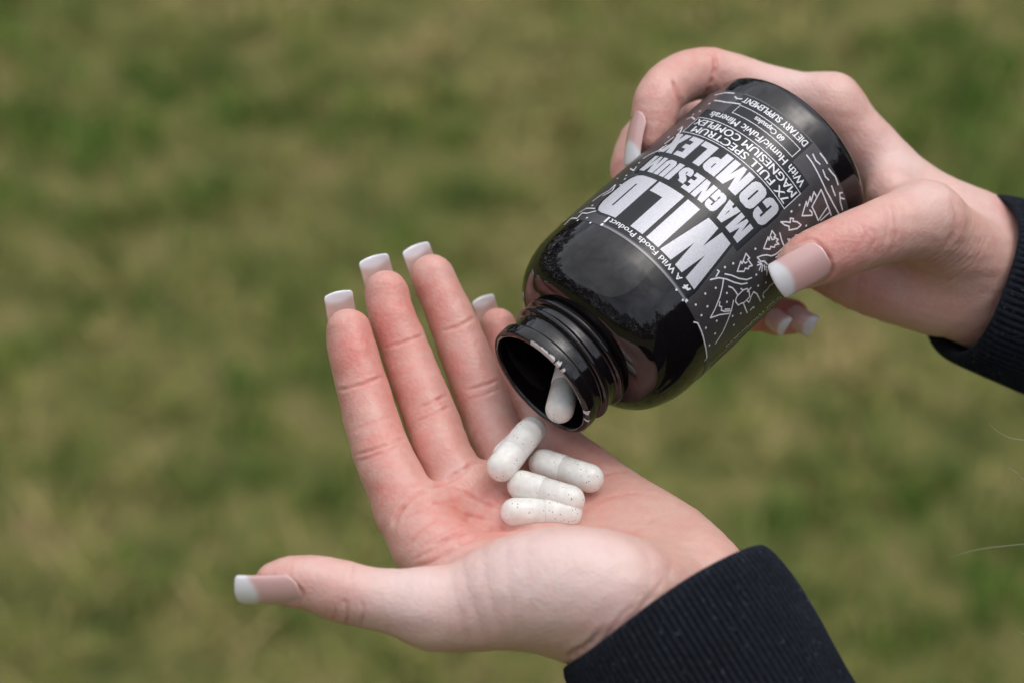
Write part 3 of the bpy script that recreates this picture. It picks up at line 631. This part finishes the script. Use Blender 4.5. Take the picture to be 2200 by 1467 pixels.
def fill_curve(splines, offset=0.0):
    cu = bpy.data.curves.new('art', 'CURVE'); cu.dimensions = '2D'; cu.fill_mode = 'BOTH'; cu.offset = 0
    for p in splines:
        sp = cu.splines.new('POLY'); sp.points.add(len(p) - 1); sp.use_cyclic_u = True
        for q, (x, y) in zip(sp.points, p): q.co = (x, y, 0, 1)
    return curve_mesh(cu)
def curve_mesh(cu):
    ob = bpy.data.objects.new('art', cu); col.objects.link(ob); bpy.context.view_layer.update()
    dg = bpy.context.evaluated_depsgraph_get(); me = ob.evaluated_get(dg).to_mesh()
    v = np.array([x.co[:2] for x in me.vertices]).reshape(-1, 2); f = [list(p.vertices) for p in me.polygons]
    ob.evaluated_get(dg).to_mesh_clear(); bpy.data.objects.remove(ob); bpy.data.curves.remove(cu)
    return v, f
def font_mesh(txt, bold=0.0):
    cu = bpy.data.curves.new('art', 'FONT'); cu.body = txt; cu.size = 1; cu.resolution_u = 3; cu.offset = bold; cu.fill_mode = 'FRONT'; cu.space_character = 1 + bold * 1.2
    return curve_mesh(cu)
def print_text(name, txt, u0, u1, zt, zb, mat, lift=.075, bold0=0.0, bold=0.0):
    """text between u0..u1, cap tops at z=zt (neck side), baseline at z=zb"""
    v, f = font_mesh(txt, bold)
    ref, _ = font_mesh('H', bold); cap = ref[:, 1].max() - ref[:, 1].min()
    x0, x1 = v[:, 0].min(), v[:, 0].max()
    w = np.stack([u0 + (v[:, 0] - x0) / (x1 - x0) * (u1 - u0), zb - (v[:, 1] - ref[:, 1].min()) / cap * (zb - zt)], 1)
    if bold0:
        w2 = w.copy(); w2[:, 0] += bold0; wrap(name, w2, f, mat, lift + .006)
    return wrap(name, w, f, mat, lift)
GLY = {'I': (.28, [[(0, 0), (.28, 0), (.28, 1), (0, 1)]]),
 'L': (.55, [[(0, 0), (.55, 0), (.55, .24), (.265, .24), (.265, 1), (0, 1)]]),
 'D': (.64, [[(0, 0), (.38, 0), (.50, .03), (.59, .12), (.64, .26), (.64, .74), (.59, .88), (.50, .97), (.38, 1), (0, 1)], [(.295, .2), (.295, .8), (.335, .78), (.335, .22)]]),
 'W': (1.06, [[(0, 1), (.30, 1), (.365, .48), (.43, 1), (.63, 1), (.695, .48), (.76, 1), (1.06, 1), (.87, 0), (.585, 0), (.53, .42), (.475, 0), (.19, 0)]]),
 'M': (.84, [[(0, 0), (0, 1), (.31, 1), (.42, .5), (.53, 1), (.84, 1), (.84, 0), (.60, 0), (.60, .55), (.49, 0), (.35, 0), (.24, .55), (.24, 0)]]),
 'A': (.68, [[(0, 0), (.2, 1), (.48, 1), (.68, 0), (.41, 0), (.39, .16), (.29, .16), (.27, 0)], [(.315, .36), (.34, .70), (.365, .36)]]),
 'C': (.58, [[(.58, .62), (.335, .62), (.335, .78), (.265, .78), (.265, .22), (.335, .22), (.335, .40), (.58, .40), (.58, .22), (.53, .08), (.43, 0), (.16, 0), (.05, .08), (0, .22), (0, .78), (.05, .92), (.16, 1), (.43, 1), (.53, .92), (.58, .78)]]),
 'G': (.58, [[(.58, .62), (.335, .62), (.335, .78), (.265, .78), (.265, .22), (.325, .22), (.325, .37), (.29, .37), (.29, .52), (.58, .52), (.58, 0), (.44, 0), (.42, .06), (.34, 0), (.16, 0), (.05, .08), (0, .22), (0, .78), (.05, .92), (.16, 1), (.43, 1), (.53, .92), (.58, .78)]]),
 'N': (.63, [[(0, 0), (0, 1), (.25, 1), (.39, .5), (.39, 1), (.63, 1), (.63, 0), (.39, 0), (.24, .5), (.24, 0)]]),
 'E': (.48, [[(0, 0), (0, 1), (.48, 1), (.48, .79), (.27, .79), (.27, .61), (.45, .61), (.45, .40), (.27, .40), (.27, .21), (.48, .21), (.48, 0)]]),
 'S': (.57, [[(0, .36), (0, .2), (.06, .07), (.16, 0), (.40, 0), (.51, .07), (.57, .2), (.57, .40), (.52, .50), (.28, .70), (.28, .80), (.32, .80), (.32, .66), (.55, .66), (.55, .82), (.50, .94), (.40, 1), (.16, 1), (.06, .94), (0, .82), (0, .62), (.06, .52), (.30, .32), (.30, .21), (.25, .21), (.25, .36)]]),
 'U': (.58, [[(0, 1), (.26, 1), (.26, .23), (.32, .23), (.32, 1), (.58, 1), (.58, .2), (.52, .07), (.42, 0), (.16, 0), (.06, .07), (0, .2)]]),
 'O': (.60, [[(0, .22), (0, .78), (.05, .92), (.17, 1), (.43, 1), (.55, .92), (.60, .78), (.60, .22), (.55, .08), (.43, 0), (.17, 0), (.05, .08)], [(.27, .25), (.33, .25), (.33, .75), (.27, .75)]]),
 'P': (.56, [[(0, 0), (0, 1), (.38, 1), (.50, .94), (.56, .82), (.56, .50), (.50, .38), (.40, .32), (.27, .32), (.27, 0)], [(.27, .55), (.31, .55), (.31, .79), (.27, .79)]]),
 'X': (.66, [[(0, 0), (.18, .5), (.02, 1), (.29, 1), (.335, .72), (.38, 1), (.64, 1), (.48, .5), (.66, 0), (.385, 0), (.33, .3), (.275, 0)]])}
def poly_offset(p, r):
    """grow a simple polygon by r (mitre, limited)"""
    p = np.array(p, float); a = np.roll(p, 1, 0); b = np.roll(p, -1, 0)
    area = 0.5 * np.sum(p[:, 0] * b[:, 1] - b[:, 0] * p[:, 1]); s = 1 if area > 0 else -1
    d1 = p - a; d2 = b - p; d1 /= np.linalg.norm(d1, axis=1)[:, None] + 1e-9; d2 /= np.linalg.norm(d2, axis=1)[:, None] + 1e-9
    n1 = np.stack([d1[:, 1], -d1[:, 0]], 1) * s; n2 = np.stack([d2[:, 1], -d2[:, 0]], 1) * s
    m = n1 + n2; l = np.einsum('ij,ij->i', m, m); m = m / np.maximum(l, .7)[:, None] * 2
    return p + m * r
def block_text(txt, u0, u1, zt, zb, gap=.06):
    tot = sum(GLY[c][0] for c in txt) + gap * (len(txt) - 1); x = 0; kx = (u1 - u0) / tot; kz = zb - zt
    for li, c in enumerate(txt):
        w, cs = GLY[c]
        P2 = [[(u0 + (x + a) * kx, zb - b * kz) for a, b in q] for q in cs]
        v, f = fill_curve(P2); wrap('letter', v, f, M_SIL, .085)
        v, f = fill_curve([convexish(poly_offset(P2[0], .95))]); wrap('letter_backing', v, f, M_BLK, .034 + .002 * (li % 3) + (.006 if len(txt) > 8 else 0))  # printed black backing round each letter
        x += w + gap
def convexish(p):
    """hull: the black backing behind one letter"""
    pts = sorted(map(tuple, np.asarray(p).tolist()))
    def half(ps):
        h = []
        for q in ps:
            while len(h) >= 2 and (h[-1][0] - h[-2][0]) * (q[1] - h[-2][1]) - (h[-1][1] - h[-2][1]) * (q[0] - h[-2][0]) <= 0: h.pop()
            h.append(q)
        return h
    a = half(pts); b = half(pts[::-1]); return a[:-1] + b[:-1]
def rect(name, u0, u1, z0, z1, mat, lift): return wrap(name, np.array([(u0, z0), (u1, z0), (u1, z1), (u0, z1)]), [(0, 1, 2, 3)], mat, lift)
def stroke_mesh(pts, w, cyc=False):
    p = np.asarray(pts, float)
    if cyc: p = np.vstack([p, p[:1]])
    V, F = [], []
    for i in range(len(p) - 1):
        a, b = p[i], p[i + 1]; d = b - a; l = np.linalg.norm(d)
        if l < 1e-6: continue
        d /= l; nn = np.array([-d[1], d[0]]) * w / 2; e = d * w * .3; k = len(V)
        V += [a - nn - e, b - nn + e, b + nn + e, a + nn - e]; F.append((k, k + 1, k + 2, k + 3))
    return V, F
def frame(name, u0, u1, z0, z1, w=.22):
    V, F = [], []
    for a, b, c, d in ((u0, u1, z0, z0 + w), (u0, u1, z1 - w, z1), (u0, u0 + w, z0 + w, z1 - w), (u1 - w, u1, z0 + w, z1 - w)):
        k = len(V); V += [(a, c), (b, c), (b, d), (a, d)]; F.append((k, k + 1, k + 2, k + 3))
    wrap(name, np.array(V), F, M_INK, .075)
# black panels
rect('panel', -4.5, 29.5, 43.2, 60.6, M_BLK, .028)
rect('panel', -9.7, 33.2, 60.3, 92.6, M_BLK, .026); rect('panel', -1.2, 26.0, 92.5, 102.2, M_BLK, .030); rect('panel', -10.2, 24.6, 38.6, 43.5, M_BLK, .030)
for ch_, ua, ub in (('W', -9.3, 5.8), ('I', 6.5, 11.1), ('L', 12.5, 21.9), ('D', 22.8, 32.8)): block_text(ch_, ua, ub, 42.0, 60.0)
block_text('MAGNESIUM', -7.8, 32.4, 61.9, 69.0, .05)
block_text('COMPLEX', -9.3, 33.4, 71.1, 80.0, .055)
frame('rule', -9.9, 32.6, 81.0, 88.5)
print_text('lettering', '7X FULL SPECTRUM', -8.6, 29.6, 81.75, 84.3, M_INK, bold0=.13)
print_text('lettering', 'MAGNESIUM COMPLEX', -8.9, 31.6, 85.1, 87.65, M_INK, bold0=.13)
print_text('lettering', 'With Humic/Fulvic Minerals', -8.4, 29.6, 89.4, 91.9, M_INK, bold0=.10)
frame('rule', -.2, 23.4, 93.5, 97.4, .2)
print_text('lettering', '60 Capsules', 5.2, 16.2, 94.5, 96.3, M_INK, bold0=.10)
print_text('lettering', 'DIETARY SUPPLEMENT', -.3, 24.0, 98.7, 100.9, M_INK, bold0=.10)
print_text('lettering', 'A Wild Foods Product', -4.6, 23.4, 39.4, 41.2, M_INK, bold0=.08)
rect('rule', -10.2, 24.6, 37.5, 38.15, simple_mat('foil_strip', (.24, .23, .24), .35, **{'Metallic': .4}), .05); rect('rule', -10.6, -9.8, 37.5, 38.5, M_INK, .055); rect('rule', 24.0, 24.8, 37.5, 38.5, M_INK, .055); rect('rule', 24.2, 24.9, 39.0, 41.4, M_INK, .055)
rect('rule', -1.0, 25.8, 101.85, 102.05, M_DIM, .05)
# small fox mark beside the product line
wrap('fox_mark', np.array([(-8.6, 41.2), (-8.2, 40.0), (-7.4, 39.9), (-6.9, 39.3), (-6.3, 39.2), (-6.6, 39.8), (-6.1, 40.2), (-6.7, 40.6), (-6.9, 41.3), (-7.2, 41.3), (-7.3, 40.7), (-7.9, 40.7), (-8.1, 41.3)]), [tuple(range(13))], M_INK, .08)
# line drawings
def zA(x, y): return 1440 + x / 3.667, 420 + y / 3.667
def zB(x, y): return 1640 + x / 4.89, 180 + y / 4.89
def zC(x, y): return 1200 + x / 4.732, 190 + y / 4.732
def zE(x, y): return 1240 + x / 3.141, 80 + y / 3.141
ART = [(zA, a) for a in (
 [(870, 210), (900, 235), (935, 245), (935, 275), (960, 270), (1000, 262), (1030, 235), (1000, 210), (965, 205), (970, 185), (945, 182), (945, 215), (915, 210), (870, 210)],
 [(1005, 312), (985, 315), (985, 340), (950, 350), (925, 345), (940, 375), (960, 370)],
 [(735, 420), (770, 330), (778, 355), (800, 280), (830, 320), (815, 330), (850, 350), (835, 365), (855, 385), (825, 390), (820, 410), (790, 405), (785, 425), (735, 420)], [(795, 330), (800, 350), (820, 345)],
 [(527, 600), (555, 520), (565, 540), (595, 460), (625, 495), (610, 505), (645, 555), (620, 560), (615, 580), (590, 575), (580, 600), (527, 600)], [(575, 520), (590, 535), (605, 525)],
 [(862, 298), (875, 350), (895, 400), (912, 440)], [(912, 440), (830, 490)], [(905, 410), (850, 470)],
 [(685, 490), (720, 475), (760, 470), (795, 478), (830, 465), (860, 440), (895, 405)], [(685, 490), (710, 520), (740, 520), (765, 545)],
 [(720, 540), (690, 525)], [(720, 540), (685, 550)], [(715, 550), (700, 590)], [(725, 550), (720, 600)], [(740, 550), (745, 590)], [(755, 560), (760, 610)], [(765, 590), (758, 630)],
 [(430, 620), (480, 630), (540, 655), (600, 665), (640, 650)], [(315, 665), (380, 650), (440, 660), (500, 685), (560, 700), (605, 692)], [(370, 590), (385, 600), (360, 640)],
 [(418, 665), (410, 720), (390, 800), (350, 900), (315, 965), (390, 940), (465, 930)], [(390, 840), (385, 870), (405, 880), (400, 905), (430, 915)], [(430, 898), (470, 896)], [(420, 914), (475, 910)],
 [(497, 828), (480, 910), (450, 990), (410, 1080), (355, 1165)],
 [(460, 718), (490, 730), (515, 760), (530, 785), (515, 820), (515, 840), (535, 865), (560, 850), (580, 845), (600, 825), (625, 800), (620, 760), (605, 735), (575, 745), (555, 765), (530, 790)],
 [(555, 735), (575, 750)], [(605, 760), (635, 728)], [(575, 850), (590, 890), (605, 925)], [(600, 825), (620, 845), (635, 800), (655, 760), (680, 775), (710, 835)],
 [(815, 690), (780, 715), (765, 740), (735, 765), (728, 790), (738, 808)], [(630, 905), (650, 880), (660, 885)],
 [(185, 998), (215, 1005), (245, 1070), (270, 1160), (288, 1275), (272, 1298)])]
ART += [(zB, a) for a in (
 [(455, 755), (510, 830), (560, 920), (610, 1020), (660, 1130), (730, 1260), (780, 1350), (830, 1440)], [(520, 745), (550, 810), (595, 850)], [(595, 735), (640, 790), (670, 840)],
 [(625, 910), (650, 980), (685, 1015)], [(685, 895), (720, 940), (755, 980), (785, 1065)], [(715, 1075), (735, 1130), (755, 1180)], [(828, 1148), (800, 1150), (808, 1250), (830, 1330)], [(808, 1200), (850, 1215)],
 [(605, 1115), (510, 1295), (575, 1440)], [(605, 1115), (660, 1250), (710, 1385)], [(575, 1440), (670, 1300)], [(600, 1440), (695, 1355)],
 [(510, 1355), (510, 1385), (405, 1390), (450, 1240), (460, 1290), (490, 1190), (500, 1240), (530, 1140), (555, 1185)], [(510, 1355), (485, 1330)])]
ART += [(zC, a) for a in (
 [(60, 1390), (130, 1325), (190, 1325), (240, 1270), (290, 1275), (380, 1250)], [(215, 1265), (280, 1225), (370, 1225)], [(350, 1150), (430, 1090), (520, 1040), (575, 985)], [(580, 985), (548, 1045), (450, 1098)],
 [(860, 720), (920, 680), (1000, 645), (1100, 580)], [(730, 820), (765, 840), (790, 800)], [(1080, 570), (1170, 500)], [(1215, 430), (1260, 395), (1240, 450), (1200, 480)], [(1300, 320), (1355, 295), (1385, 320)], [(1060, 600), (1020, 650)])]
ART += [(zE, a) for a in ([(930, 395), (1000, 378), (1060, 382)], [(925, 430), (1000, 442), (1100, 455)], [(1065, 405), (1080, 418), (1112, 420)])]
AV, AF = [], []
for fn, pts in ART:
    V, F = stroke_mesh([lab(*fn(*q)) for q in pts], .43); k = len(AV); AV += V; AF += [tuple(i + k for i in q) for q in F]
DOTS = [zA(*q) for q in [(48, 745), (98, 825), (200, 862), (292, 875), (245, 945), (365, 988), (280, 1043), (352, 1088), (308, 1178), (275, 775), (358, 730), (445, 770), (445, 840), (490, 950), (500, 1020), (555, 930), (430, 567), (495, 537), (670, 422), (677, 626), (692, 712), (752, 687), (1070, 240), (955, 128), (1017, 77)]]
DOTS += [zB(*q) for q in [(378, 1277), (293, 1345)]] + [zC(*q) for q in [(290, 1320), (195, 1345), (325, 1370), (675, 925), (600, 920), (690, 890), (630, 985), (1440, 235), (1535, 160), (1370, 270), (1120, 500), (345, 1195), (820, 760)]]
for q in DOTS:
    c = lab(*q); k = len(AV); AV += [(c[0] + .36 * math.cos(a), c[1] + .36 * math.sin(a)) for a in np.linspace(0, 2 * math.pi, 10, endpoint=False)]; AF.append(tuple(range(k, k + 10)))
wrap('drawing', np.array(AV), AF, M_INK, .06)['kind'] = 'stuff'
# fine print panel on the side
ue = -30.15 * math.radians(66)
rect('panel', ue - 26, ue, 39.0, 101.5, M_BLK, .028)
frame('rule', ue - 25.5, ue - 3.6, 39.6, 101.0, .18)
def side_text(txt, u, z_start, z_end, h, mat, bold):
    v, f = font_mesh(txt, bold); x0, x1 = v[:, 0].min(), v[:, 0].max(); kk = (z_start - z_end) / (x1 - x0)
    w = np.stack([u - v[:, 1] / .72 * h, z_start - (v[:, 0] - x0) * kk], 1); wrap('lettering', w, f, mat, .07, .5)
side_text('Scan THIS + on WildFoods.co', ue - .8, 84, 46.5, 1.7, M_INK, 0.0)
V, F = [], []; g = np.random.default_rng(9)
for r_i in range(13):
    z = 41.0; u = ue - 4.8 - r_i * 1.45
    while z < 99.0:
        ln = g.uniform(.8, 3.2); h = g.uniform(.45, .75); k = len(V); V += [(u, z), (u - h, z), (u - h, min(z + ln, 99.5)), (u, min(z + ln, 99.5))]; F.append((k, k + 1, k + 2, k + 3)); z += ln + .5
wrap('fine_print', np.array(V), F, M_DIM, .07, .5)['kind'] = 'stuff'

# ------------------------------------------------------------------ capsules
def capsule_material():
    m, t, b = node_mat('white_capsule'); N = t.nodes.new; L = t.links.new
    tc = N('ShaderNodeTexCoord'); vo = N('ShaderNodeTexVoronoi'); vo.inputs['Scale'].default_value = 1250; vo.inputs['Randomness'].default_value = 1; L(tc.outputs['Object'], vo.inputs['Vector'])
    no = N('ShaderNodeTexNoise'); no.inputs['Scale'].default_value = 230; L(tc.outputs['Object'], no.inputs['Vector'])
    lt = N('ShaderNodeMath'); lt.operation = 'LESS_THAN'; L(vo.outputs['Distance'], lt.inputs[0]); lt.inputs[1].default_value = .2
    sep = N('ShaderNodeSeparateColor'); L(vo.outputs['Color'], sep.inputs[0]); gt = N('ShaderNodeMath'); gt.operation = 'GREATER_THAN'; L(sep.outputs[0], gt.inputs[0]); gt.inputs[1].default_value = .62
    g2 = N('ShaderNodeMath'); g2.operation = 'GREATER_THAN'; L(no.outputs['Fac'], g2.inputs[0]); g2.inputs[1].default_value = .49
    mu = N('ShaderNodeMath'); mu.operation = 'MULTIPLY'; L(lt.outputs[0], mu.inputs[0]); L(gt.outputs[0], mu.inputs[1])
    mu2 = N('ShaderNodeMath'); mu2.operation = 'MULTIPLY'; L(mu.outputs[0], mu2.inputs[0]); L(g2.outputs[0], mu2.inputs[1])
    mx = N('ShaderNodeMix'); mx.data_type = 'RGBA'; L(mu2.outputs[0], mx.inputs[0]); np_ = N('ShaderNodeTexNoise'); np_.inputs['Scale'].default_value = 420; np_.inputs['Detail'].default_value = 4; L(tc.outputs['Object'], np_.inputs['Vector']); rp = N('ShaderNodeValToRGB'); rp.color_ramp.elements[0].position = .3; rp.color_ramp.elements[0].color = (.74, .71, .64, 1); rp.color_ramp.elements[1].position = .7; rp.color_ramp.elements[1].color = (.87, .855, .81, 1); L(np_.outputs['Fac'], rp.inputs[0]); L(rp.outputs[0], mx.inputs[6]); mx.inputs[7].default_value = (.10, .09, .10, 1)
    L(mx.outputs[2], b.inputs['Base Color']); b.inputs['Roughness'].default_value = .24; b.inputs['Specular IOR Level'].default_value = .5
    b.inputs['Subsurface Weight'].default_value = .25; b.inputs['Subsurface Radius'].default_value = (1, .9, .7); b.inputs['Subsurface Scale'].default_value = .0015
    return m
M_CAP = capsule_material()
CAP_R, CAP_L = 4.3, 23.2
def rest(px, py, start, gap=CAP_R, max_d=80):
    """go down the line of sight until a capsule's axis is one radius off the skin"""
    ds = np.arange(start, max_d, .15); pts = np.array([P(px, py, d) for d in ds]); sd = LH.eval(pts); i = np.argmax(sd <= gap)
    return ds[i] if (sd <= gap).any() else max_d
def capsule(a, b, flip, label):
    """a, b: centres of the two round ends in lens mm (stretched to the true length)"""
    c = (np.asarray(a) + np.asarray(b)) / 2; ax = unit(np.asarray(b) - np.asarray(a)) * (-1 if flip else 1); x = unit(np.cross(ax, [.3, .5, .8])); y = np.cross(ax, x)
    th = np.linspace(0, 2 * np.pi, 40, endpoint=False); half = CAP_L / 2 - CAP_R
    root = empty('capsule', to_world(c), label, 'capsule', 'white capsules')
    def lat(name, prof):
        V = np.vstack([c + ax * z + (r * np.cos(th))[:, None] * x + (r * np.sin(th))[:, None] * y for z, r in prof])
        return mesh_obj(name, to_world(V), grid_faces(40, len(prof), True), M_CAP, root, origin=to_world(c))
    an = np.linspace(0, np.pi / 2, 10)
    cap_p = [(half + CAP_R * math.cos(q), max(CAP_R * math.sin(q), .01)) for q in an] + [(half - 1.4, CAP_R), (half - 1.9, CAP_R - .07), (half - 2.4, CAP_R), (1.3, CAP_R), (1.15, CAP_R - .03), (1.1, CAP_R - .14), (1.1, CAP_R - .6)]
    r2 = CAP_R - .15; bod_p = [(1.6, r2 - .3), (1.5, r2), (-half, r2)] + [(-half - r2 * math.sin(q), max(r2 * math.cos(q), .01)) for q in an[1:]]
    lat('cap', cap_p); lat('body', bod_p)
    return root
def lay(p0, p1, start, d0=0, d1=0):
    return P(*p0, rest(*p0, start) + d0), P(*p1, rest(*p1, start) + d1)
cE = lay((1109, 1100), (1216, 1101), -8); capsule(*cE, False, 'nearest white capsule, half sunk behind the base of the thumb')
cD = lay((1122, 1042), (1225, 1073), -8, -.5, -.5); capsule(*cD, True, 'middle one of the three side-by-side capsules in the palm')
cC = lay((1166, 995), (1268, 1027), -8, -.5, -.5); capsule(*cC, True, 'farthest of the three side-by-side capsules in the palm')
cF = lay((1085, 981), (1146, 922), -8); capsule(*cF, False, 'capsule almost hidden under the one leaning towards the bottle mouth')
cB = (P(1078, 1002, rest(1078, 1002, -8) - 5.5), P(1134, 931, rest(1134, 931, -8) - 8.5)); capsule(*cB, True, 'white capsule lying aslant on the others, pointing at the bottle mouth')
capsule(P(1199, 892, 2), P(1228, 780, 14), False, 'white capsule sliding out of the bottle mouth')
for o in bpy.data.objects:
    if '_o' in o: del o['_o']
